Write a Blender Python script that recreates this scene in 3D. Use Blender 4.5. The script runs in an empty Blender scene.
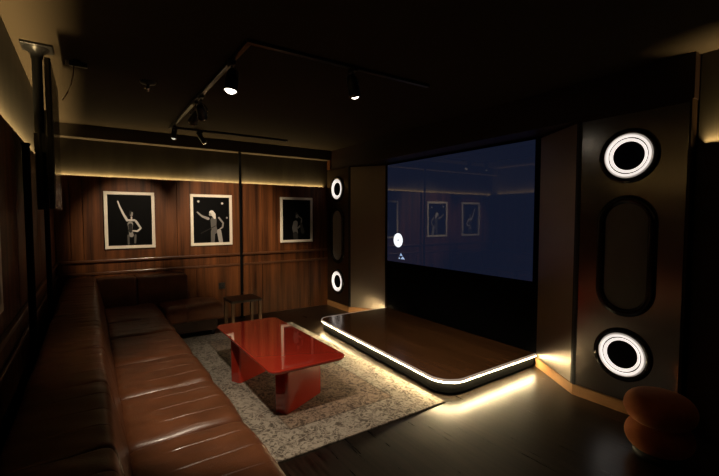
import bpy, bmesh, math, random
from mathutils import Vector, Matrix
random.seed(7)
PI = math.pi
sc = bpy.context.scene
COL = sc.collection

# ------------------------------------------------------------------ materials
def mat(name, col=(.5, .5, .5), rough=.5, metal=0., coat=0., spec=.5, sheen=0., aniso=0.):
    m = bpy.data.materials.new(name); m.use_nodes = True
    b = m.node_tree.nodes['Principled BSDF']
    b.inputs['Base Color'].default_value = (*col, 1)
    b.inputs['Roughness'].default_value = rough
    b.inputs['Metallic'].default_value = metal
    b.inputs['Coat Weight'].default_value = coat
    b.inputs['Coat Roughness'].default_value = .1
    b.inputs['Specular IOR Level'].default_value = spec
    b.inputs['Sheen Weight'].default_value = sheen
    b.inputs['Anisotropic'].default_value = aniso
    return m

def emis(name, col, strength, base=(.8, .8, .8)):
    m = mat(name, base, .5)
    b = m.node_tree.nodes['Principled BSDF']
    b.inputs['Emission Color'].default_value = (*col, 1)
    b.inputs['Emission Strength'].default_value = strength
    return m

def nd(m, t, **k):
    n = m.node_tree.nodes.new(t)
    for a, v in k.items(): setattr(n, a, v)
    return n

def lk(m, a, b): m.node_tree.links.new(a, b)

def coords(m, scale, kind='Object'):
    tc = nd(m, 'ShaderNodeTexCoord'); mp = nd(m, 'ShaderNodeMapping')
    mp.inputs['Scale'].default_value = scale
    lk(m, tc.outputs[kind], mp.inputs['Vector'])
    return mp.outputs['Vector']

def ramp(m, fac, stops):
    r = nd(m, 'ShaderNodeValToRGB')
    e = r.color_ramp.elements
    while len(e) < len(stops): e.new(.5)
    for i, (p, c) in enumerate(stops):
        e[i].position = p; e[i].color = (*c, 1)
    lk(m, fac, r.inputs['Fac'])
    return r.outputs['Color']

def noise(m, vec, scale, detail=4, rough=.55):
    n = nd(m, 'ShaderNodeTexNoise'); n.inputs['Scale'].default_value = scale
    n.inputs['Detail'].default_value = detail; n.inputs['Roughness'].default_value = rough
    lk(m, vec, n.inputs['Vector'])
    return n.outputs['Fac']

def bump(m, h, strength, dist=.01):
    b = nd(m, 'ShaderNodeBump'); b.inputs['Strength'].default_value = strength; b.inputs['Distance'].default_value = dist
    lk(m, h, b.inputs['Height'])
    lk(m, b.outputs['Normal'], m.node_tree.nodes['Principled BSDF'].inputs['Normal'])

def P(m): return m.node_tree.nodes['Principled BSDF']

def wood(name, dark, light, scale, rough=.4, coat=0.):
    m = mat(name, dark, rough, coat=coat)
    v = coords(m, scale)
    f = noise(m, v, 1., 6, .65)
    lk(m, ramp(m, f, [(.31, dark), (.5, tuple((a + b) / 2 for a, b in zip(dark, light))), (.69, light)]), P(m).inputs['Base Color'])
    bump(m, f, .08, .004)
    return m

# leather with fine creases
def leather(name, c0, c1, rough):
    m = mat(name, c0, rough, coat=.08, spec=.4)
    v = coords(m, (1, 1, 1))
    f = noise(m, v, 7., 5)
    lk(m, ramp(m, f, [(.3, c0), (.7, c1)]), P(m).inputs['Base Color'])
    vo = nd(m, 'ShaderNodeTexVoronoi'); vo.inputs['Scale'].default_value = 160
    lk(m, v, vo.inputs['Vector'])
    mx = nd(m, 'ShaderNodeMath', operation='ADD'); lk(m, vo.outputs['Distance'], mx.inputs[0]); lk(m, noise(m, v, 18, 6), mx.inputs[1])
    bump(m, mx.outputs[0], .18, .003)
    return m

M = {}
M['leather'] = leather('brown_leather', (.09, .031, .0125), (.15, .053, .022), .34)
M['leather_dark'] = leather('dark_leather', (.03, .014, .009), (.05, .022, .013), .45)
M['wall_wood'] = wood('panel_wood', (.024, .0068, .0019), (.165, .055, .0155), (13, 13, .55), .5)
P(M['wall_wood']).inputs['Specular IOR Level'].default_value = .2
M['rail_wood'] = wood('rail_wood', (.055, .019, .008), (.13, .05, .02), (.8, .8, 9), .3, .2)
M['base_wood'] = wood('plinth_wood', (.32, .15, .05), (.48, .25, .1), (1.5, 1.5, 14), .45)
M['dark_wood'] = wood('bulkhead_wood', (.011, .005, .003), (.025, .011, .006), (5, .6, 5), .45)
M['stage_wood'] = wood('stage_wood', (.1, .042, .016), (.2, .085, .031), (12, .7, 4), .22, .3)
M['pale_wood'] = wood('pale_wood', (.11, .058, .024), (.17, .09, .037), (8, 8, 1), .5)
M['ceiling'] = mat('ceiling_paint', (.036, .028, .018), .85, spec=.05)
M['plaster'] = mat('upper_wall_paint', (.3, .25, .16), .6, spec=.3)
v_ = coords(M['plaster'], (6, 6, 1.2)); f_ = noise(M['plaster'], v_, 1.5, 4)
lk(M['plaster'], ramp(M['plaster'], f_, [(.3, (.034, .028, .017)), (.7, (.052, .043, .027))]), P(M['plaster']).inputs['Base Color'])
M['black'] = mat('black_paint', (.006, .006, .006), .5)
M['matte_black'] = mat('matte_black', (.003, .003, .003), .9, spec=.05)
M['beam'] = mat('beam_paint', (.06, .048, .033), .7, spec=.2)
M['gloss_black'] = mat('gloss_black', (.008, .007, .006), .15)
M['chrome'] = mat('dark_chrome', (.35, .34, .33), .14, 1.)
M['gunmetal'] = mat('fixture_black', (.02, .02, .02), .3, .4)
M['steel'] = mat('brushed_steel', (.43, .395, .355), .2, 1.)
v_ = coords(M['steel'], (1.5, 1.5, 160)); f_ = noise(M['steel'], v_, 3., 3)
r_ = nd(M['steel'], 'ShaderNodeMapRange'); r_.inputs['To Min'].default_value = .16; r_.inputs['To Max'].default_value = .24
lk(M['steel'], f_, r_.inputs['Value']); lk(M['steel'], r_.outputs['Result'], P(M['steel']).inputs['Roughness'])
bump(M['steel'], f_, .012, .001)
M['steel_side'] = mat('satin_steel', (.5, .44, .37), .38, 1.)
f_ = noise(M['steel_side'], coords(M['steel_side'], (1.5, 1.5, 160)), 3., 3); bump(M['steel_side'], f_, .02, .001)
M['trim_metal'] = mat('edge_metal', (.62, .52, .46), .4, .2)
M['bronze'] = mat('bronze_trim', (.045, .025, .013), .35, .5)
M['red'] = mat('red_lacquer', (.45, .034, .018), .05, coat=1.)
P(M['red']).inputs['Coat Roughness'].default_value = .005
M['frame'] = mat('white_frame', (.72, .66, .57), .5)
M['photo_black'] = mat('photo_black', (.0018, .0018, .002), .6, spec=.06)
for i, g in enumerate((.025, .1, .28, .6)):
    M['grey%d' % i] = mat('photo_grey_%d' % i, (g, g * .95, g * .92), .6, spec=.12)
M['velvet'] = mat('rust_velvet', (.36, .1, .032), .85, sheen=.8, spec=.2)
P(M['velvet']).inputs['Sheen Tint'].default_value = (1, .5, .25, 1)
f_ = noise(M['velvet'], coords(M['velvet'], (1, 1, 1)), 14, 4)
lk(M['velvet'], ramp(M['velvet'], f_, [(.3, (.33, .082, .022)), (.7, (.46, .128, .036))]), P(M['velvet']).inputs['Base Color'])
M['grille'] = mat('speaker_grille', (.2, .19, .175), .75, .0, sheen=.7, spec=.15)
w_ = nd(M['grille'], 'ShaderNodeTexWave', bands_direction='Y'); w_.inputs['Scale'].default_value = 45
lk(M['grille'], coords(M['grille'], (1, 1, 1)), w_.inputs['Vector']); bump(M['grille'], w_.outputs['Fac'], .5, .004)
M['tv_screen'] = mat('tv_glass', (.006, .006, .007), .2)
M['cable'] = mat('tan_cable', (.2, .13, .07), .5)
M['grey_plastic'] = mat('grey_plastic', (.3, .27, .22), .4)

# floor boards running along the room
m = M['floor'] = mat('dark_floorboards', (.03, .022, .016), .28)
v_ = coords(m, (1, 1, 1))
br = nd(m, 'ShaderNodeTexBrick'); br.inputs['Scale'].default_value = 1
br.inputs['Brick Width'].default_value = 1.6; br.inputs['Row Height'].default_value = .13
br.inputs['Mortar Size'].default_value = .0025; br.offset = .37
br.inputs['Color1'].default_value = (.017, .0125, .0085, 1); br.inputs['Color2'].default_value = (.011, .008, .0058, 1); br.inputs['Mortar'].default_value = (.006, .005, .004, 1)
rot = nd(m, 'ShaderNodeMapping'); rot.inputs['Rotation'].default_value = (0, 0, PI / 2)
lk(m, v_, rot.inputs['Vector']); lk(m, rot.outputs['Vector'], br.inputs['Vector'])
gr = noise(m, coords(m, (26, 1.6, 1)), 1.6, 6, .65)
mixn = nd(m, 'ShaderNodeMix', data_type='RGBA', blend_type='MULTIPLY'); mixn.inputs['Factor'].default_value = .85
lk(m, br.outputs['Color'], mixn.inputs[6])
lk(m, ramp(m, gr, [(.36, (.25, .24, .23)), (.66, (2.1, 2.05, 1.95))]), mixn.inputs[7])
lk(m, mixn.outputs[2], P(m).inputs['Base Color'])
rr = nd(m, 'ShaderNodeMapRange'); rr.inputs['To Min'].default_value = .2; rr.inputs['To Max'].default_value = .42
lk(m, gr, rr.inputs['Value']); lk(m, rr.outputs['Result'], P(m).inputs['Roughness'])
bump(m, gr, .12, .003)

# rug: distressed oriental pattern with a paler border (object origin at rug centre)
RUGX, RUGY = (.80, 2.27), (2.165, 5.06)
hw, hl = (RUGX[1] - RUGX[0]) / 2, (RUGY[1] - RUGY[0]) / 2
m = M['rug'] = mat('rug_pile', (.4, .35, .28), .95, spec=.1, sheen=.2)
tc = nd(m, 'ShaderNodeTexCoord'); sp = nd(m, 'ShaderNodeSeparateXYZ'); lk(m, tc.outputs['Object'], sp.inputs[0])
def edge(out, half):
    a = nd(m, 'ShaderNodeMath', operation='ABSOLUTE'); lk(m, out, a.inputs[0])
    s = nd(m, 'ShaderNodeMath', operation='SUBTRACT'); s.inputs[0].default_value = half; lk(m, a.outputs[0], s.inputs[1])
    return s.outputs[0]
mn = nd(m, 'ShaderNodeMath', operation='MINIMUM'); lk(m, edge(sp.outputs[0], hw), mn.inputs[0]); lk(m, edge(sp.outputs[1], hl), mn.inputs[1])
bord = ramp(m, mn.outputs[0], [(0, (.3, .26, .21)), (.03, (.36, .32, .265)), (.285, (.36, .32, .265)), (.29, (.17, .13, .095)), (.3, (.17, .13, .095)), (.306, (.3, .22, .16)), (1, (.27, .19, .13))])
vo = nd(m, 'ShaderNodeTexVoronoi', feature='SMOOTH_F1'); vo.inputs['Scale'].default_value = 27
nz = noise(m, tc.outputs['Object'], 9, 3)
wr = nd(m, 'ShaderNodeVectorMath', operation='MULTIPLY_ADD'); wr.inputs[1].default_value = (.18, .18, .18)
cmb = nd(m, 'ShaderNodeCombineXYZ'); lk(m, nz, cmb.inputs[0]); lk(m, noise(m, tc.outputs['Object'], 11, 2), cmb.inputs[1])
lk(m, cmb.outputs[0], wr.inputs[0]); lk(m, tc.outputs['Object'], wr.inputs[2]); lk(m, wr.outputs[0], vo.inputs['Vector'])
sn = nd(m, 'ShaderNodeMath', operation='SINE'); ml = nd(m, 'ShaderNodeMath', operation='MULTIPLY'); ml.inputs[1].default_value = 17
lk(m, vo.outputs['Distance'], ml.inputs[0]); lk(m, ml.outputs[0], sn.inputs[0])
fine = noise(m, tc.outputs['Object'], 42, 4, .8)
ad = nd(m, 'ShaderNodeMath', operation='MULTIPLY_ADD'); ad.inputs[1].default_value = .12
lk(m, sn.outputs[0], ad.inputs[0]); lk(m, fine, ad.inputs[2])
wear = nd(m, 'ShaderNodeMath', operation='MULTIPLY_ADD'); wear.inputs[1].default_value = .35
lk(m, noise(m, tc.outputs['Object'], 4.5, 5), wear.inputs[0]); lk(m, ad.outputs[0], wear.inputs[2])
mx = nd(m, 'ShaderNodeMix', data_type='RGBA', blend_type='MULTIPLY'); mx.inputs['Factor'].default_value = 1
lk(m, bord, mx.inputs[6]); lk(m, ramp(m, wear.outputs[0], [(.52, (.26, .23, .21)), (.64, (.74, .72, .7)), (.78, (1.22, 1.2, 1.18))]), mx.inputs[7])
lk(m, mx.outputs[2], P(m).inputs['Base Color']); bump(m, fine, .5, .004)

# big display: dim navy picture under a gloss front
m = M['display'] = mat('navy_display', (.004, .005, .009), .03)
b = P(m); b.inputs['Emission Strength'].default_value = 1.; b.inputs['Emission Color'].default_value = (.0058, .0082, .0195, 1)
b.inputs['IOR'].default_value = 1.75
wn = noise(m, coords(m, (1, 1, 1)), 1.2, 1); bump(m, wn, .02, .05)

WARM = (1., .70, .32)
M['edge_led'] = emis('stage_edge_led', (1., .84, .62), 1.7)
M['rim_glow'] = emis('stage_edge_led_rim', (1., .78, .62), .22, (.5, .42, .38))
M['under_led'] = emis('stage_edge_led_down', (1., .76, .4), 135.)
M['ring_led'] = emis('ring_led', (1., .9, .82), .95)
M['ring_edge'] = emis('ring_led_edge', (1., .85, .72), .25)
M['icon_white'] = emis('icon_white', (.9, .95, 1.), 1.2)
M['icon_blue'] = emis('icon_blue', (.45, .65, 1.), .7)
M['lens_on'] = emis('lamp_lens', (1., .92, .78), 6.)
M['lens_dim'] = emis('lamp_lens_side', (1., .88, .7), .7)

# ------------------------------------------------------------------ mesh helpers
class MB:
    def __init__(s): s.bm = bmesh.new(); s.mi = 0
    def _f(s, vs, smooth=False):
        try:
            f = s.bm.faces.new(vs); f.smooth = smooth; f.material_index = s.mi; return f
        except ValueError: return None
    def box(s, x0, x1, y0, y1, z0, z1, bev=0., seg=2):
        t = bmesh.new(); bmesh.ops.create_cube(t, size=1.)
        for v in t.verts:
            v.co = Vector(((x0 + x1) / 2 + v.co.x * (x1 - x0), (y0 + y1) / 2 + v.co.y * (y1 - y0), (z0 + z1) / 2 + v.co.z * (z1 - z0)))
        if bev: bmesh.ops.bevel(t, geom=t.edges[:], offset=bev, segments=seg, profile=.5, affect='EDGES')
        s.merge(t, smooth=False); return s
    def merge(s, t, mtx=None, smooth=None):
        d = {}
        for v in t.verts: d[v] = s.bm.verts.new(mtx @ v.co if mtx else v.co)
        for f in t.faces: s._f([d[v] for v in f.verts], f.smooth if smooth is None else smooth)
        t.free(); return s
    def prism(s, pts, z0, z1, bev=0.):
        t = bmesh.new()
        lo = [t.verts.new((x, y, z0)) for x, y in pts]; hi = [t.verts.new((x, y, z1)) for x, y in pts]
        n = len(pts)
        t.faces.new(lo[::-1]); t.faces.new(hi)
        for i in range(n): t.faces.new((lo[i], lo[(i + 1) % n], hi[(i + 1) % n], hi[i]))
        bmesh.ops.recalc_face_normals(t, faces=t.faces[:])
        if bev:
            ee = [e for e in t.edges if abs(e.verts[0].co.z - e.verts[1].co.z) < 1e-6]
            bmesh.ops.bevel(t, geom=ee, offset=bev, segments=3, profile=.5, affect='EDGES')
        s.merge(t); return s
    def lathe(s, prof, mtx=None, n=40, smooth=True):
        """prof: (r, h) list about local z, mapped by mtx"""
        mtx = mtx or Matrix()
        rings = []
        for r, h in prof:
            if r < 1e-6: rings.append([s.bm.verts.new(mtx @ Vector((0, 0, h)))])
            else: rings.append([s.bm.verts.new(mtx @ Vector((r * math.cos(2 * PI * k / n), r * math.sin(2 * PI * k / n), h))) for k in range(n)])
        for a, b in zip(rings, rings[1:]):
            for k in range(n):
                k2 = (k + 1) % n
                if len(a) == 1 and len(b) == 1: continue
                if len(a) == 1: s._f((a[0], b[k], b[k2]), smooth)
                elif len(b) == 1: s._f((a[k], a[k2], b[0]), smooth)
                else: s._f((a[k], a[k2], b[k2], b[k]), smooth)
        return s
    def tube(s, pts, r, n=10, caps=True):
        pts = [Vector(p) for p in pts]; rings = []
        for i, p in enumerate(pts):
            d = (pts[min(i + 1, len(pts) - 1)] - pts[max(i - 1, 0)]).normalized()
            u = d.cross(Vector((0, 0, 1)) if abs(d.z) < .9 else Vector((1, 0, 0))).normalized(); w = d.cross(u)
            rings.append([s.bm.verts.new(p + u * r * math.cos(2 * PI * k / n) + w * r * math.sin(2 * PI * k / n)) for k in range(n)])
        for a, b in zip(rings, rings[1:]):
            for k in range(n): s._f((a[k], a[(k + 1) % n], b[(k + 1) % n], b[k]), True)
        if caps: s._f(rings[0][::-1]); s._f(rings[-1])
        return s
    def build(s, name, mats, parent=None, auto=True):
        bm = s.bm
        bmesh.ops.recalc_face_normals(bm, faces=bm.faces[:])
        if parent is not None: off = Vector(parent.get('_o', (0, 0, 0)))
        else:
            xs = [v.co for v in bm.verts]
            lo = Vector((min(c.x for c in xs), min(c.y for c in xs), min(c.z for c in xs))); hi = Vector((max(c.x for c in xs), max(c.y for c in xs), 0))
            off = Vector(((lo.x + hi.x) / 2, (lo.y + hi.y) / 2, lo.z))
        bmesh.ops.translate(bm, verts=bm.verts[:], vec=-off)
        me = bpy.data.meshes.new(name); bm.to_mesh(me); bm.free()
        for mm in (mats if isinstance(mats, (list, tuple)) else [mats]): me.materials.append(mm)
        o = bpy.data.objects.new(name, me); COL.objects.link(o)
        if parent is not None: o.parent = parent; o['_o'] = tuple(off)
        else: o.location = off; o['_o'] = tuple(off)
        return o

def thing(name, loc, label, cat, group=None):
    o = bpy.data.objects.new(name, None); COL.objects.link(o); o.location = loc
    o.empty_display_size = .1; o['_o'] = tuple(loc)
    return tag(o, label, cat, group)
def tag(o, label, cat, group=None):
    o['label'] = label; o['category'] = cat
    if group: o['group'] = group
    return o
def part(o, label): o['label'] = label; return o
def struct(name, mb, m):
    o = mb.build(name, m); o['kind'] = 'structure'; return o
def box(*a, **k): return MB().box(*a, **k)
def child_of(o, parent): return o

# ------------------------------------------------------------------ room shell
XL, YB, ZC = -.36, 5.83, 2.52           # left wall, back wall, ceiling
WL, WB = -.335, 5.78                    # faces of the wainscot
YF = -1.3                               # wall behind the camera
struct('floor', box(XL - .1, 3.9, YF - .1, YB + .1, -.1, 0), M['floor'])
struct('ceiling', box(XL - .1, 3.9, YF - .1, YB + .1, ZC, ZC + .1), M['ceiling'])
struct('wall_left', box(XL - .1, XL, YF, YB, 0, ZC), M['plaster'])
struct('wall_back', box(XL - .1, 3.72, YB, YB + .1, 0, ZC), M['plaster'])
struct('wall_front', box(XL - .1, 3.72, YF - .1, YF, 0, ZC), M['black'])
struct('wall_right', box(3.62, 3.72, YF, YB, 0, ZC), M['matte_black'])
struct('wall_right_near', box(3.355, 3.619, YF, .965, 0, ZC), M['plaster'])

# wainscot boarding with its joints, two rails and a lipped ledge for the light
def wains_back():
    seams = [-.335, -.19, -.065, .967, 1.83, 2.14, 3.05, 3.62]
    mb = MB()
    for a, b in zip(seams, seams[1:]): mb.box(a + .0025, b - .0025, WB, YB, .93, 1.94, .002, 1)
    low = [-.335, .5, 1.2, 1.94, 2.135, 2.9, 3.62]
    for a, b in zip(low, low[1:]): mb.box(a + .0025, b - .0025, WB, YB, 0, .77, .002, 1)
    mb.box(-.335, 3.62, WB + .008, YB, .77, .93)
    return mb
struct('trim_1', wains_back(), M['wall_wood'])
struct('trim_2', box(-.335, 3.62, WB - .025, WB, .905, .935, .006), M['rail_wood'])
struct('trim_3', box(-.335, 3.62, WB - .015, WB, .755, .785, .005), M['rail_wood'])
def wains_left():
    mb = MB(); s = [YF, -.2, 1.0, 2.2, 2.9, 4.15, 5.0, 5.78]
    for a, b in zip(s, s[1:]):
        mb.box(XL, WL, a + .0025, b - .0025, .93, 1.94, .002, 1); mb.box(XL, WL, a + .0025, b - .0025, 0, .77, .002, 1)
    mb.box(XL, WL - .005, YF, 5.78, .77, .93); return mb
struct('trim_4', wains_left(), M['wall_wood'])
struct('trim_5', box(WL, WL + .025, YF, 5.755, .905, .935, .006), M['rail_wood'])
struct('trim_6', box(WL, WL + .015, YF, 5.765, .755, .785, .005), M['rail_wood'])
struct('trim_7', box(XL, 3.26, 5.68, YB, 2.375, ZC), M['beam'])                       # beam across the back wall
struct('trim_8', box(3.33, 3.355, YF, .965, 0, 1.925), M['dark_wood'])                   # boarding near the right tower
struct('trim_9', box(3.275, 3.62, .972, 5.68, 2.225, ZC), M['dark_wood'])              # bulkhead over towers and display
struct('trim_10', box(3.255, 3.335, 5.682, 5.779, 2.225, 2.52), M['rail_wood'])

# ------------------------------------------------------------------ lights of the coves
def area(name, loc, rot, sx, sy, power, col, spread=PI):
    l = bpy.data.lights.new(name, 'AREA'); l.shape = 'RECTANGLE'; l.size = sx; l.size_y = sy
    l.energy = power; l.color = col; l.spread = spread
    o = bpy.data.objects.new(name, l); COL.objects.link(o); o.location = loc; o.rotation_euler = rot
    return o
UP = (PI, 0, 0)
area('cove_light_back', (1.45, 5.817, 1.943), UP, 3.5, .01, 13., WARM, math.radians(160))
area('cove_light_left', (-.348, 2.25, 1.943), UP, .014, 6.9, 34., WARM, math.radians(64))
area('cove_light_right', (3.344, -.17, 1.928), UP, .012, 2.2, 14., WARM, math.radians(80))

# ------------------------------------------------------------------ black posts
def post(x, y, ztop, label):
    mb = MB(); mb.lathe([(0, 0), (.04, 0), (.04, .012), (.018, .016), (.018, ztop - .01), (.022, ztop - .008), (.022, ztop), (0, ztop)], Matrix.Translation((x, y, 0)), 20)
    return tag(mb.build('post', M['matte_black']), label, 'post', 'black posts along the walls')
post(1.80, 5.715, 2.375, 'slim black post on the back wall between the second and third photographs')
post(-.287, 2.95, 1.87, 'slim black post on the left wall nearer the camera than the hung television')
post(-.287, 4.15, 1.94, 'slim black post on the left wall just beyond the hung television')

# ------------------------------------------------------------------ framed photographs
def blob(mb, pts, z0):
    """pts: list of (u, v, r); a soft limb outline built from discs and quads, in print units"""
    out = []
    for (a, b) in zip(pts, pts[1:]):
        d = Vector((b[0] - a[0], b[1] - a[1])); L = d.length or 1e-6; d /= L; nrm = Vector((-d.y, d.x))
        out.append([(a[0] + nrm.x * a[2], a[1] + nrm.y * a[2]), (a[0] - nrm.x * a[2], a[1] - nrm.y * a[2]),
                    (b[0] - nrm.x * b[2], b[1] - nrm.y * b[2]), (b[0] + nrm.x * b[2], b[1] + nrm.y * b[2])])
    for u, v, r in pts: out.append([(u + r * math.cos(2 * PI * k / 14), v + r * math.sin(2 * PI * k / 14)) for k in range(14)])
    return out
FIGS = {
 1: [(2, [(.50, .43, .075), (.50, .30, .05), (.52, .2, .06)]), (0, [(.5, .4, .06), (.5, .28, .045)]),
     (1, [(.45, .2, .028), (.45, .02, .025)]), (1, [(.61, .2, .03), (.6, .05, .026)]),
     (3, [(.23, .87, .018), (.27, .77, .022), (.35, .62, .03), (.43, .5, .035)]), (3, [(.46, .5, .03), (.6, .5, .03)]),
     (3, [(.63, .48, .032), (.74, .34, .026), (.66, .28, .024), (.56, .29, .02)]), (3, [(.53, .56, .02), (.53, .5, .02)]),
     (2, [(.53, .64, .042), (.53, .6, .036)]), (0, [(.51, .67, .03), (.49, .6, .02)])],
 2: [(3, [(.145, .905, .038)]), (3, [(.8, .87, .038)]), (2, [(.93, .55, .035)]),
     (1, [(.55, .5, .1), (.55, .36, .09), (.58, .25, .09)]), (1, [(.53, .25, .07), (.52, .0, .06)]), (2, [(.7, .25, .07), (.75, .0, .07)]),
     (2, [(.11, .67, .022), (.24, .58, .03), (.4, .53, .045)]), (2, [(.7, .55, .03), (.82, .43, .028), (.8, .34, .026), (.73, .3, .02)]),
     (0, [(.2, .21, .01), (.6, .37, .012)]), (3, [(.5, .66, .08), (.55, .62, .07), (.58, .55, .04)]), (2, [(.46, .62, .045)])],
 3: [(1, [(.46, .42, .1), (.43, .3, .11), (.46, .18, .1)]), (0, [(.45, .14, .1), (.47, .04, .1)]), (1, [(.55, .3, .035), (.66, .37, .03), (.68, .5, .03)]),
     (1, [(.52, .61, .06), (.51, .57, .05)]), (0, [(.5, .66, .05)]), (0, [(.66, .4, .05), (.72, .2, .08)]), (1, [(.58, .58, .02), (.68, .53, .02)])],
}
def picture(name, x0, x1, z0, z1, fig, label, wall='back', fw=.037, edge_mat='frame'):
    """built facing -y at the back wall, or facing +x on the left wall"""
    if wall == 'back': T = lambda u, d, z: (u, WB - d, z)
    else: T = lambda u, d, z: (WL + d, u, z)
    t = thing(name, T((x0 + x1) / 2, 0, z0), label, 'picture', 'framed black and white photographs')
    mb = MB()
    def bx(u0, u1, d0, d1, a, b, bev=0):
        p, q = T(u0, d0, a), T(u1, d1, b)
        mb.box(min(p[0], q[0]), max(p[0], q[0]), min(p[1], q[1]), max(p[1], q[1]), a, b, bev)
    for (a, b, c, d) in ((x0, x1, z0, z0 + fw), (x0, x1, z1 - fw, z1), (x0, x0 + fw, z0 + fw, z1 - fw), (x1 - fw, x1, z0 + fw, z1 - fw)):
        bx(a, b, .003, .028, c, d, .003)
    mb.build('frame', M[edge_mat], t)
    mb = MB(); bx(x0 + .006, x1 - .006, 0.0005, .003, z0 + .006, z1 - .006); mb.build('backing', M['black'], t)
    mb = MB(); bx(x0 + fw, x1 - fw, .003, .012, z0 + fw, z1 - fw)
    w, h = x1 - x0 - 2 * fw, z1 - z0 - 2 * fw
    if fig:
        d = .0125
        for g, pts in FIGS[fig]:
            mb.mi = g + 1
            for poly in blob(mb, [(u * w, v * h, r * w * .85) for u, v, r in pts], 0):
                d += .00004
                cl = [(min(max(u, 0), w), min(max(v, 0), h)) for u, v in poly]
                mb._f([mb.bm.verts.new(T(x0 + fw + u, d, z0 + fw + v)) for u, v in cl])
    mb.build('print', [M['photo_black'], M['grey0'], M['grey1'], M['grey2'], M['grey3']], t)
    return t
picture('framed_photograph', .148, .70, 1.062, 1.767, 1, 'white framed stage photograph of a person in dark bodysuit with one arm raised')
picture('framed_photograph', 1.132, 1.69, 1.062, 1.765, 2, 'white framed stage photograph of a fair haired person with round lights behind')
picture('framed_photograph', 2.425, 2.972, 1.062, 1.762, 3, 'white framed dim photograph of a person in a pale top, right of the post')
picture('framed_photograph', 1.62, 2.2, 1.06, 1.765, None, 'white framed photograph on the left wall at the picture edge', 'left')

o = thing('wall_socket', (1.535, WB, .44), 'small dark square wall socket low on the panelling above the sofa seat', 'socket')
box(1.49, 1.58, WB - .008, WB, .435, .525, .003).build('face_plate', M['gunmetal'], o)
MB().lathe([(0, 0), (.018, 0), (.018, .006), (.014, .006), (.014, .001), (0, .001)], Matrix.Translation((1.535, WB - .0081, .48)) @ Matrix.Rotation(PI / 2, 4, 'X'), 20).build('socket_hole', M['black'], o)

# ------------------------------------------------------------------ sectional sofa
def cushion(prof, t0, t1, axis, grooves=(), gs=(.2, .95), puff=.026, seam=.05, gdepth=.0035):
    """closed section prof [(d, z)] swept from t0 to t1; its ends round off, grooves sink across the section
       axis 'y': d is x; axis 'x': d is distance in front of the back wall"""
    # resample closed profile densely
    P_ = [Vector(p) for p in prof]; n = len(P_); pts = []
    for i in range(n):
        a, b, c, d = P_[i - 1], P_[i], P_[(i + 1) % n], P_[(i + 2) % n]
        k = max(2, int((c - b).length / .014))
        for j in range(k):
            s = j / k
            pts.append(.5 * ((2 * b) + (c - a) * s + (2 * a - 5 * b + 4 * c - d) * s * s + (3 * b - a - 3 * c + d) * s ** 3) if False else b.lerp(c, s))
    for _ in range(3):
        pts = [(pts[i - 1] + pts[i] * 2 + pts[(i + 1) % len(pts)]) / 4 for i in range(len(pts))]
    N = len(pts)
    cen = sum(pts, Vector((0, 0))) / N
    nor = []
    for i in range(N):
        d = pts[(i + 1) % N] - pts[i - 1]; q = Vector((d.y, -d.x)).normalized()
        nor.append(q)
    area2 = sum(pts[i].x * pts[(i + 1) % N].y - pts[(i + 1) % N].x * pts[i].y for i in range(N))
    if area2 < 0: nor = [-q for q in nor]
    L = t1 - t0
    us = set([0, .002, .006, .012, .02, .03, .04, .055, .07, .09, .12, .15, .2, .25, .3, .35, .4, .45, .5, .55, .6, .65, .7, .75, .8, .85, .88, .91, .93, .945, .96, .97, .98, .988, .994, .998, 1])
    for g in grooves:
        for e in (-.02, -.013, -.009, -.006, -.003, 0, .003, .006, .009, .013, .02): us.add(g + e)
    us = sorted(us)
    mb = MB(); rings = []
    topz = max(p.y for p in pts)
    acc = [0.]
    for i in range(1, N): acc.append(acc[-1] + (pts[i] - pts[i - 1]).length)
    random.seed(int(t0 * 1000) + 5)
    ph = random.uniform(0, 6)
    for u in us:
        e = min(u, 1 - u) * L
        shrink = 0 if e >= seam else seam * .62 * (1 - math.sqrt(max(0, 1 - (1 - e / seam) ** 2)))
        bulge = puff * (1 - (2 * abs(u - .5)) ** 4) * .5
        ring = []
        for i, p in enumerate(pts):
            up = max(0, nor[i].y) ** .5 if nor[i].y > 0 else 0
            fr = 1 if nor[i].y > -.3 else .3
            dd = bulge * fr - shrink * fr
            dd += .0022 * math.sin(9 * u + ph + 11 * p.x) * up + .0015 * math.sin(31 * u + 23 * p.x + ph) * up
            for g in grooves:
                q = (p.x - gs[0]) / (gs[1] - gs[0])
                if 0 < q < 1 and nor[i].y > .25:
                    dd -= gdepth * min(1, q * 8, (1 - q) * 8) * math.exp(-((u - g) * L / .003) ** 2)
            w = p + nor[i] * dd
            t = t0 + .0015 + u * (L - .003)
            ring.append(mb.bm.verts.new((w.x, t, w.y) if axis == 'y' else (t, WB - .002 - w.x, w.y)))
        rings.append(ring)
    for a, b in zip(rings, rings[1:]):
        for k in range(N): mb._f((a[k], a[(k + 1) % N], b[(k + 1) % N], b[k]), True)
    mb._f(rings[0]); mb._f(rings[-1][::-1])
    return mb

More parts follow.
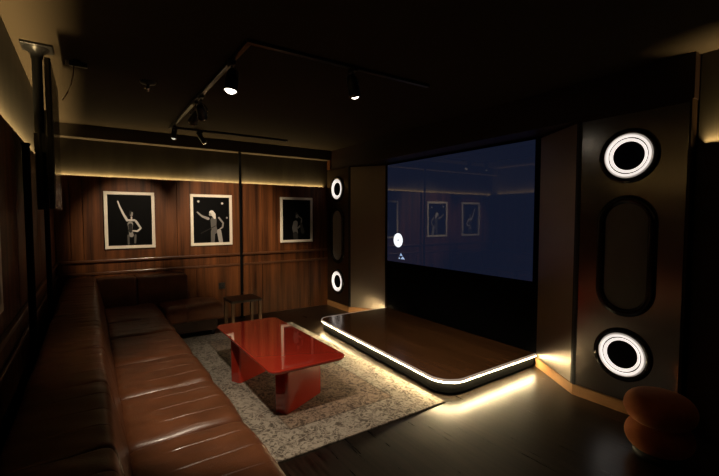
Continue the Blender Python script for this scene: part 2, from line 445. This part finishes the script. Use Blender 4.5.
SX = -.255
sofa = thing('sectional_sofa', (.2, 2.6, 0), 'long brown channelled leather corner sofa along the left and back walls', 'sofa')
seat_prof = [(.10, .25), (.10, .40), (.12, .425), (.55, .43), (.60, .425), (.632, .40), (.638, .36), (.63, .25)]
back_prof = [(SX, .12), (SX, .70), (SX + .02, .725), (.015, .73), (.04, .725), (.05, .70), (.118, .40), (.12, .26), (.08, .12)]
yb = [-.46, .2, .8, 1.4, 2.0, 2.6, 3.2, 3.93, 4.53]
for a, b in zip(yb, yb[1:]):
    cushion(seat_prof, a, b, 'y', (.25, .5, .75), (.24, .605)).build('seat_cushion', M['leather'], sofa)
cushion(seat_prof, 4.53, 5.335, 'y', (.3,), (.2, .6)).build('seat_cushion', M['leather'], sofa)
yk = [-.46, .25, .85, 1.47, 2.08, 2.65, 3.2, 3.65, 4.3, 5.0]
for a, b in zip(yk, yk[1:]):
    cushion(back_prof, a, b, 'y', (.25, .5, .75), (-.16, .05), .006, .014, .003).build('back_cushion', M['leather'], sofa)
cushion(back_prof, 5.0, 5.752, 'y', (.5,), (-.16, .05), .006, .014, .003).build('back_cushion', M['leather'], sofa)
bk = [(d - SX + .002 + (0), z) for d, z in back_prof]                       # same section measured from the back wall
bk = [(d + .025, z) for d, z in bk]
for a, b in ((.046, .45), (.45, 1.02)):
    cushion(bk, a, b, 'x', (.5,), (.1, .32), .012, .03, .003).build('back_cushion', M['leather'], sofa)
sk = [(.44, .25), (.44, .40), (.46, .425), (.86, .43), (.91, .425), (.94, .4), (.944, .36), (.94, .25)]
cushion(sk, .665, 1.31, 'x', (.33, .66), (.5, .9)).build('seat_cushion', M['leather'], sofa)
box(SX + .02, .585, -.45, 5.73, .06, .262, .006).build('base', M['leather_dark'], sofa)
box(.586, 1.29, 5.07, 5.73, .06, .262, .006).build('base', M['leather_dark'], sofa)
for x, y in ((.54, -.4), (.54, 1.4), (.54, 3.2), (1.24, 5.12), (1.24, 5.68), (-.18, -.4), (-.18, 2.6)):
    MB().lathe([(0, 0), (.022, 0), (.028, .061), (0, .061)], Matrix.Translation((x, y, 0)), 16).build('foot', M['black'], sofa)

# ------------------------------------------------------------------ rug
mb = box(RUGX[0], RUGX[1], RUGY[0], RUGY[1], 0.0005, .011, .003)
rug = tag(mb.build('rug', M['rug']), 'worn beige and brown patterned rug lying under the red table', 'rug')

# ------------------------------------------------------------------ red table
def rrect(x0, x1, y0, y1, r, n=8):
    out = []
    for cx, cy, a0 in ((x1 - r, y1 - r, 0), (x0 + r, y1 - r, PI / 2), (x0 + r, y0 + r, PI), (x1 - r, y0 + r, 1.5 * PI)):
        for k in range(n + 1):
            a = a0 + PI / 2 * k / n; out.append((cx + r * math.cos(a), cy + r * math.sin(a)))
    return out
table = thing('coffee_table', (1.27, 3.18, .011), 'glossy red lacquered coffee table with slab legs on the rug', 'table')
def tabletop():
    mb = MB(); levels = [(.385, .03), (.392, .016), (.408, .002), (.414, 0), (.419, .002), (.422, .007)]
    rings = [[mb.bm.verts.new((x, y, z)) for x, y in rrect(.965 + i, 1.57 - i, 2.475 + i, 3.895 - i, .07 - i * .6)] for z, i in levels]
    for a, b in zip(rings, rings[1:]):
        for k in range(len(a)): mb._f((a[k], a[(k + 1) % len(a)], b[(k + 1) % len(a)], b[k]), True)
    mb._f(rings[0][::-1]); mb._f(rings[-1]); return mb
tabletop().build('tabletop', M['red'], table)
for cx, cy, rz in ((1.325, 2.81, math.radians(27)), (1.215, 3.55, math.radians(27))):
    c, s_ = math.cos(rz), math.sin(rz)
    pts = [(cx + x * c - y * s_, cy + x * s_ + y * c) for x, y in rrect(-.225, .225, -.06, .06, .025, 6)]
    MB().prism(pts, .0112, .386).build('leg', M['red'], table)

# ------------------------------------------------------------------ side table by the sofa end
st = thing('side_table', (1.55, 4.92, .011), 'small low side table with dark top and pale leg at the sofa end', 'table')
box(1.37, 1.75, 4.75, 5.1, .42, .45, .004).build('tabletop', M['dark_wood'], st)
for x, y in ((1.39, 4.77), (1.725, 4.77), (1.39, 5.075), (1.725, 5.075)):
    box(x - .018, x + .018, y - .018, y + .018, .0112, .42, .003).build('leg', M['pale_wood'], st)

# ------------------------------------------------------------------ stage
def round_poly(pts, rad, n=10):
    out = []
    for i, p in enumerate(pts):
        r = rad[i]; p = Vector(p)
        if not r: out.append((p.x, p.y)); continue
        a = (Vector(pts[i - 1]) - p).normalized(); b = (Vector(pts[(i + 1) % len(pts)]) - p).normalized()
        ang = a.angle(b); d = r / math.tan(ang / 2)
        c = p + (a + b).normalized() * (r / math.sin(ang / 2))
        p0, p1 = p + a * d - c, p + b * d - c
        a0 = math.atan2(p0.y, p0.x); da = (math.atan2(p1.y, p1.x) - a0 + PI) % (2 * PI) - PI
        out += [(c.x + r * math.cos(a0 + da * k / n), c.y + r * math.sin(a0 + da * k / n)) for k in range(n + 1)]
    return out
def stage_pts(i):
    """outline drawn in by i; open chain far-back -> far corner -> near corner -> near-back, then the back"""
    return round_poly([(3.555, 4.575 - i), (2.425 + i, 4.575 - i), (2.285 + i, 2.165 + i), (3.53, 2.19 + i)], [0, .16 - i * .8, .2 - i * .8, 0])
stage = thing('stage', (2.95, 3.37, 0), 'low dark wooden stage with a lit rounded rim below the display', 'stage')
MB().prism(stage_pts(.012), .1281, .14).build('deck', M['stage_wood'], stage)
MB().prism(stage_pts(.0225), .022, .1279).build('fascia', M['matte_black'], stage)
MB().prism(stage_pts(.1), 0, .0219).build('plinth', M['black'], stage)
def rim(i0, i1, z0, z1, cut=0):
    A, B = stage_pts(i0), stage_pts(i1)
    A, B = A[:len(A)], B[:len(B)]
    mb = MB(); q = []
    for a, b in zip(A, B): q.append([mb.bm.verts.new((*a, z0)), mb.bm.verts.new((*a, z1)), mb.bm.verts.new((*b, z1)), mb.bm.verts.new((*b, z0))])
    for a, b in zip(q, q[1:]):
        for k in range(4): mb._f((a[k], a[(k + 1) % 4], b[(k + 1) % 4], b[k]), False)
    mb._f(q[0]); mb._f(q[-1][::-1]); return mb
part(rim(0, .0119, .124, .1415).build('rim_trim', M['rim_glow'], stage), 'faintly glowing translucent rim')
def strip(i0, i1, z0, z1, zi0, zi1):
    A, B = stage_pts(i0), stage_pts(i1); mb = MB()
    q = [[mb.bm.verts.new((*a, z0)), mb.bm.verts.new((*a, z1)), mb.bm.verts.new((*b, zi1)), mb.bm.verts.new((*b, zi0))] for a, b in zip(A, B)]
    for a, b in zip(q, q[1:]):
        for k in range(4): mb._f((a[k], a[(k + 1) % 4], b[(k + 1) % 4], b[k]))
    mb._f(q[0]); mb._f(q[-1][::-1]); return mb
part(strip(.0005, .0038, .1165, .1218, .1165, .1218).build('light_strip', M['edge_led'], stage), 'glowing light strip round the rim')
part(strip(.0045, .021, .1125, .1238, .1125, .1238).build('floor_light_strip', M['under_led'], stage), 'warm light strip under the rim shining on the floor')

# ------------------------------------------------------------------ display
disp = thing('mounted_display_screen', (3.6, 3.45, .8), 'large dark blue display screen on the wall above the stage', 'screen')
box(3.59, 3.6195, 2.27, 4.605, .805, 2.217, .003).build('housing', M['matte_black'], disp)
box(3.586, 3.5899, 2.285, 4.59, .822, 2.2).build('screen_glass', M['display'], disp)
TX = Matrix.Translation((3.5858, 4.346, 1.13)) @ Matrix.Rotation(-PI / 2, 4, 'Y')
ic = MB().lathe([(.013, 0), (.013, .0008), (.10, .0008), (.10, 0)], TX @ Matrix.Diagonal((.98, .98, 1, 1)), 32).build('disc_symbol', M['icon_white'], disp)
part(ic, 'bright white disc symbol low on the screen')
mb = MB()
for tri in ([(4.31, .915), (4.25, .915), (4.285, .955)], [(4.335, .87), (4.30, .87), (4.318, .9)], [(4.29, .87), (4.2, .87), (4.245, .91)]):
    mb._f([mb.bm.verts.new((3.5855, y, z)) for y, z in tri])
part(mb.build('triangle_symbol', M['icon_blue'], disp), 'small blue white triangular symbol under the disc')

# ------------------------------------------------------------------ speaker towers
def tower(y0, y1, ys, name, label):
    """front face x=3.25 between y0 and y1; splayed side from the edge nearer the stage to (3.58, ys)"""
    F = 3.25; near = ys > y1
    ye = y1 if near else y0; yo = y0 if near else y1
    t = thing(name, (3.4, (y0 + y1) / 2, 0), label, 'speaker', 'speaker towers beside the stage')
    def plan(i):
        sgn = 1 if near else -1
        return [(F + i, yo + (.002 * sgn)), (F + i, ye - i * .3 * sgn), (3.578 + i * .3, ys - i * .9 * sgn), (3.618, ys - i * .9 * sgn), (3.618, yo + .002 * sgn)]
    MB().prism(plan(-.006), .0, .085).build('plinth', M['base_wood'], t)
    MB().prism(plan(.012), .0851, 2.222).build('cabinet', M['bronze'], t)
    box(F, F + .0118, y0 + .012, y1 - .022 if near else y1 - .012, .09, 2.2, .002).build('front_panel', M['steel'], t) if near else \
        box(F, F + .0118, y0 + .022, y1 - .012, .09, 2.2, .002).build('front_panel', M['bronze_panel'], t)
    # splayed metal side
    a = Vector((F, ye)); b = Vector((3.578, ys)); d = (b - a).normalized(); nn = Vector((-abs(d.y), (d.x if near else d.x)))
    nn = Vector((-d.y, d.x)) if near else Vector((d.y, -d.x))
    if nn.x > 0: nn = -nn
    p0 = a + d * .03; p1 = b - d * .008
    MB().prism([tuple(p0 - nn * .0025), tuple(p1 - nn * .0025), tuple(p1 + nn * .003), tuple(p0 + nn * .003)], .09, 2.2).build('side_panel', M['steel_side'], t)
    MB().prism([tuple(a - d * .0 + nn * .004), tuple(a + d * .028 + nn * .004), tuple(a + d * .028 - nn * .004), (F - .001, ye - (.02 if near else -.02)), (F - .004, ye - (.02 if near else -.02))], .086, 2.21).build('corner_trim', M['black'], t)
    yc = (y0 + y1) / 2
    for z in (1.895, .435):
        X = Matrix.Translation((F, yc, z)) @ Matrix.Rotation(-PI / 2, 4, 'Y')
        R = MB().lathe([(.198, .0), (.195, .016), (.18, .02), (.161, .02), (.161, .004), (.10, .003), (0, .003)], X, 64).build('driver_surround', M['gloss_black'], t)
        MB().lathe([(.150, .010), (.150, .021), (.147, .022), (.136, .022), (.132, .02), (.132, .010)], X, 64).build('ring_light', M['ring_led'], R)
        MB().lathe([(.160, .010), (.158, .017), (.1502, .0205), (.1502, .010)], X, 64).build('ring_rim', M['ring_edge'], R)
        MB().lathe([(.123, .010), (.123, .018), (.121, .019), (.104, .0045), (.103, .0035)], X, 64).build('inner_ring_light', M['ring_led'], R)
        MB().lathe([(.103, .0036), (.09, .0045), (.05, .006), (.0, .009)], X, 48).build('cone', M['matte_black'], R)
    # long capsule grille
    def cap(r, h, n=24):
        o_ = []
        for k in range(n + 1): a_ = PI * k / n; o_.append((r * math.cos(a_), h + r * math.sin(a_)))
        for k in range(n + 1): a_ = PI + PI * k / n; o_.append((r * math.cos(a_), -h + r * math.sin(a_)))
        return o_
    mb = MB(); hh = .445 - .197
    rings = [[mb.bm.verts.new((F - d_, yc + u, 1.165 + v)) for u, v in cap(r, hh)] for r, d_ in ((.199, 0), (.195, .014), (.18, .02), (.15, .02), (.14, .006), (.14, .002))]
    for a_, b_ in zip(rings, rings[1:]):
        for k in range(len(a_)): mb._f((a_[k], a_[(k + 1) % len(a_)], b_[(k + 1) % len(a_)], b_[k]), True)
    G = mb.build('grille_surround', M['gloss_black'], t)
    mb = MB(); inner = cap(.14, hh)
    rr = [[mb.bm.verts.new((F - d_, yc + u * s_, 1.165 + v * (.5 + .5 * s_))) for u, v in inner] for s_, d_ in ((1, .004), (.8, .010), (.4, .013))]
    for a_, b_ in zip(rr, rr[1:]):
        for k in range(len(a_)): mb._f((a_[k], a_[(k + 1) % len(a_)], b_[(k + 1) % len(a_)], b_[k]), True)
    mb._f(rr[-1])
    mb.build('grille', M['grille'], G)
    return t
M['bronze_panel'] = mat('dark_bronze_panel', (.12, .085, .055), .35, .9)
tower(.975, 1.69, 2.22, 'speaker_tower', 'tall brushed metal speaker tower nearest the rust velvet pouf')
tower(5.105, 5.775, 4.62, 'speaker_tower', 'tall dark bronze speaker tower in the far corner by the back wall')

# ------------------------------------------------------------------ pouf
pouf = thing('pouf', (2.83, .945, 0), 'round rust velvet pouf of two stacked cushions by the near tower', 'pouf')
X = Matrix.Translation((2.83, .945, 0))
def pad(R, z0, z1, rr=None):
    h = z1 - z0; pr = [(0, z0)]
    for k in range(15):
        a = -PI / 2 + PI * k / 14; pr.append((R - h * .5 * (1 - math.cos(a)) * .95, (z0 + z1) / 2 + h / 2 * math.sin(a)))
    pr.append((R * .4, z1 + .006)); pr.append((0, z1 + .008)); return pr
MB().lathe([(0, 0), (.13, 0), (.13, .04), (0, .04)], X, 40).build('base', M['black'], pouf)
MB().lathe(pad(.176, .0401, .217), X, 56).build('lower_cushion', M['velvet'], pouf)
MB().lathe(pad(.185, .209, .382), X @ Matrix.Translation((0, 0, 0)), 56).build('upper_cushion', M['velvet'], pouf)

# ------------------------------------------------------------------ hung television (seen edge-on)
tv = thing('ceiling_television', (-.24, 3.26, ZC), 'black television hung edge-on from a ceiling pole beside the left wall', 'television')
mb = MB(); mb.box(-.32, -.16, 3.18, 3.34, ZC - .014, ZC, .003)
mb.lathe([(.07, 0), (.06, -.012), (.038, -.03), (.032, -.05), (.0315, -.06)], Matrix.Translation((-.245, 3.26, ZC - .014)), 24)
mb.build('ceiling_plate', M['gunmetal'], tv)
MB().lathe([(.027, 1.50), (.027, ZC - .03)], Matrix.Translation((-.245, 3.26, 0)), 24).build('pole', M['gunmetal'], tv)
mb = MB(); mb.box(-.216, -.19, 3.2, 3.32, 1.72, 2.12, .003); mb.box(-.275, -.214, 3.235, 3.285, 1.86, 1.98, .003)
mb.build('bracket', M['gunmetal'], tv)
mb = MB(); mb.box(-.189, -.16, 2.92, 3.6, 1.50, 2.36, .006); mb.build('housing', M['gunmetal'], tv)
box(-.1599, -.158, 2.935, 3.585, 1.515, 2.345).build('screen', M['tv_screen'], tv)
o = thing('ceiling_sensor', (-.07, 3.39, ZC), 'small dark bar-shaped ceiling device with a hanging tan cable beside the television', 'sensor')
mb = MB(); mb.box(-.085, .02, 3.365, 3.4, ZC - .045, ZC - .012, .006); mb.box(-.06, -.02, 3.372, 3.393, ZC - .013, ZC); mb.build('body', M['gunmetal'], o)
MB().lathe([(0, 0), (.014, 0), (.016, .02), (0, .02)], Matrix.Translation((-.105, 3.38, ZC - .028)) @ Matrix.Rotation(PI / 2, 4, 'Y'), 20).build('lens', M['grey_plastic'], o)
MB().tube([(-.06, 3.385, ZC - .045), (-.063, 3.39, ZC - .1), (-.075, 3.4, ZC - .16), (-.1, 3.42, ZC - .22), (-.128, 3.44, ZC - .27)], .0035, 8).build('cable', M['cable'], o)

# ------------------------------------------------------------------ lighting tracks and spots
def track(x0, x1, y0, y1, label):
    t = thing('lighting_track', ((x0 + x1) / 2, (y0 + y1) / 2, ZC), label, 'lighting track', 'black lighting tracks')
    box(x0, x1, y0, y1, ZC - .022, ZC - .0005, .002).build('rail', M['gunmetal'], t)
    mb = MB()
    if y1 - y0 > x1 - x0:
        for x in ((x0 + x1) / 2 - .006, (x0 + x1) / 2 + .006): mb.box(x - .0015, x + .0015, y0 + .02, y1 - .02, ZC - .0235, ZC - .0221)
    else:
        for y in ((y0 + y1) / 2 - .006, (y0 + y1) / 2 + .006): mb.box(x0 + .02, x1 - .02, y - .0015, y + .0015, ZC - .0235, ZC - .0221)
    mb.build('conductor', M['chrome'], t)
track(.813, .847, 2.44, 5.18, 'black ceiling track running towards the back wall over the red table')
track(.813, 2.3, 2.403, 2.437, 'black ceiling track across the room on the camera side of the red table')
track(.813, 2.3, 5.183, 5.217, 'black ceiling track across the room in front of the back wall')

def spot(x, y, z, aim, power, label, size=62, blend=.6, lens='lens_dim', r=.04, col=(1., .79, .54), canopy=False):
    t = thing('track_spotlight', (x, y, ZC), label, 'spotlight', 'black ceiling spotlights')
    d = (Vector(aim) - Vector((x, y, z))).normalized(); c = Vector((x, y, z))
    top = ZC - (.0005 if canopy else .0236)
    mb = MB(); mb.box(x - .016, x + .016, y - .045, y + .045, top - .022, top, .003); mb.build('adapter', M['gunmetal'], t)
    side = d.cross(Vector((0, 0, 1))).normalized()
    q = top - .022
    mb = MB(); hub = Vector((x, y, min(q - .002, z + r + .022)))
    if q - hub.z > .004: mb.tube([(x, y, q), hub], .007, 12)
    arms = [c + side * (r + .008), c + side * (r + .008) + Vector((0, 0, r * .7)), hub + side * .02, hub - side * .02, c - side * (r + .008) + Vector((0, 0, r * .7)), c - side * (r + .008)]
    mb.tube(arms, .005, 8); mb.build('yoke', M['chrome'], t)
    X = Matrix.Translation(c) @ d.to_track_quat('Z', 'Y').to_matrix().to_4x4()
    B = MB().lathe([(0, -.075), (r * .55, -.075), (r * .8, -.06), (r * .95, -.03), (r, 0), (r, .062), (r * 1.06, .064), (r * 1.06, .078), (r * .96, .078), (r * .93, .072), (r * .9, .066)], X, 32).build('lamp_body', M['gunmetal'], t)
    MB().lathe([(r * 1.075, .066), (r * 1.09, .07), (r * 1.09, .077), (r * 1.06, .081), (r * .98, .0795)], X, 32).build('rim', M['chrome'], B)
    part(MB().lathe([(r * .89, .068), (r * .75, .079), (r * .5, .088), (r * .2, .093), (0, .094)], X, 32).build('lens', M[lens], B), 'glowing round lens')
    if power:
        l = bpy.data.lights.new('spot_lamp', 'SPOT'); l.energy = power; l.color = col; l.spot_size = math.radians(size); l.spot_blend = blend; l.shadow_soft_size = .03
        o = bpy.data.objects.new('spot_lamp', l); COL.objects.link(o); o.location = c + d * .115; o.rotation_euler = d.to_track_quat('-Z', 'Y').to_euler()
    return t
spot(.83, 2.78, 2.38, (.5, 2.62, .4), 17, 'ceiling spotlight with the largest bright lens, on the long track', 58, .7, 'lens_on', .045)
spot(.83, 3.68, 2.365, (1.68, 5.78, 1.32), 260, 'ceiling spotlight in the middle of the long track, the nearer of two side by side', 47, .8)
spot(.83, 3.9, 2.365, (.42, 5.78, 1.32), 140, 'ceiling spotlight in the middle of the long track, the farther of two side by side', 36, .7)
spot(.838, 5.05, 2.435, (.6, 5.1, .4), 1.5, 'ceiling spotlight at the far end of the long track', 50, .8, r=.03)
spot(1.163, 5.2, 2.43, (2.8, 5.78, .42), 95, 'ceiling spotlight on the far cross track, right of the long track', 34, .9, r=.03)
spot(1.575, 2.42, 2.385, (2.4, 2.75, .14), 24, 'ceiling spotlight on the near cross track above the stage side of the table', 58, .9, 'lens_on')
spot(.40, 1.60, 2.4, (1.4, 2.55, .2), 110, 'ceiling spotlight nearest the camera above the sofa', 76, .45, col=(1., .83, .63), canopy=True)
o = thing('ceiling_sprinkler', (.416, 3.61, ZC), 'small dark ceiling fitting left of the lighting track', 'ceiling fitting')
MB().lathe([(0, 0), (.06, 0), (.055, -.012), (.03, -.02), (.012, -.022), (.012, -.05), (0, -.05)], Matrix.Translation((.416, 3.61, ZC)), 28).build('rose', M['gunmetal'], o)
MB().lathe([(0, -.05), (.03, -.051), (.03, -.055), (.01, -.06), (.01, -.075), (0, -.076)], Matrix.Translation((.416, 3.61, ZC)), 24).build('deflector', M['chrome'], o)

# ------------------------------------------------------------------ world, camera, view
w = bpy.data.worlds.new('world'); sc.world = w; w.use_nodes = True
w.node_tree.nodes['Background'].inputs['Color'].default_value = (0, 0, 0, 1)
cam = bpy.data.cameras.new('camera'); co = bpy.data.objects.new('camera', cam); COL.objects.link(co)
cam.sensor_width = 36; cam.sensor_fit = 'HORIZONTAL'; cam.lens = 36 * 400 / 719
co.location = (0, 0, 1.45); co.rotation_euler = (PI / 2 - math.radians(2.95), 0, -math.radians(34)); cam.clip_start = .05
sc.camera = co
sc.view_settings.view_transform = 'Standard'; sc.view_settings.look = 'None'
sc.view_settings.exposure = 0; sc.view_settings.gamma = 1; sc.view_settings.use_curve_mapping = False
for o in bpy.data.objects:
    if '_o' in o: del o['_o']
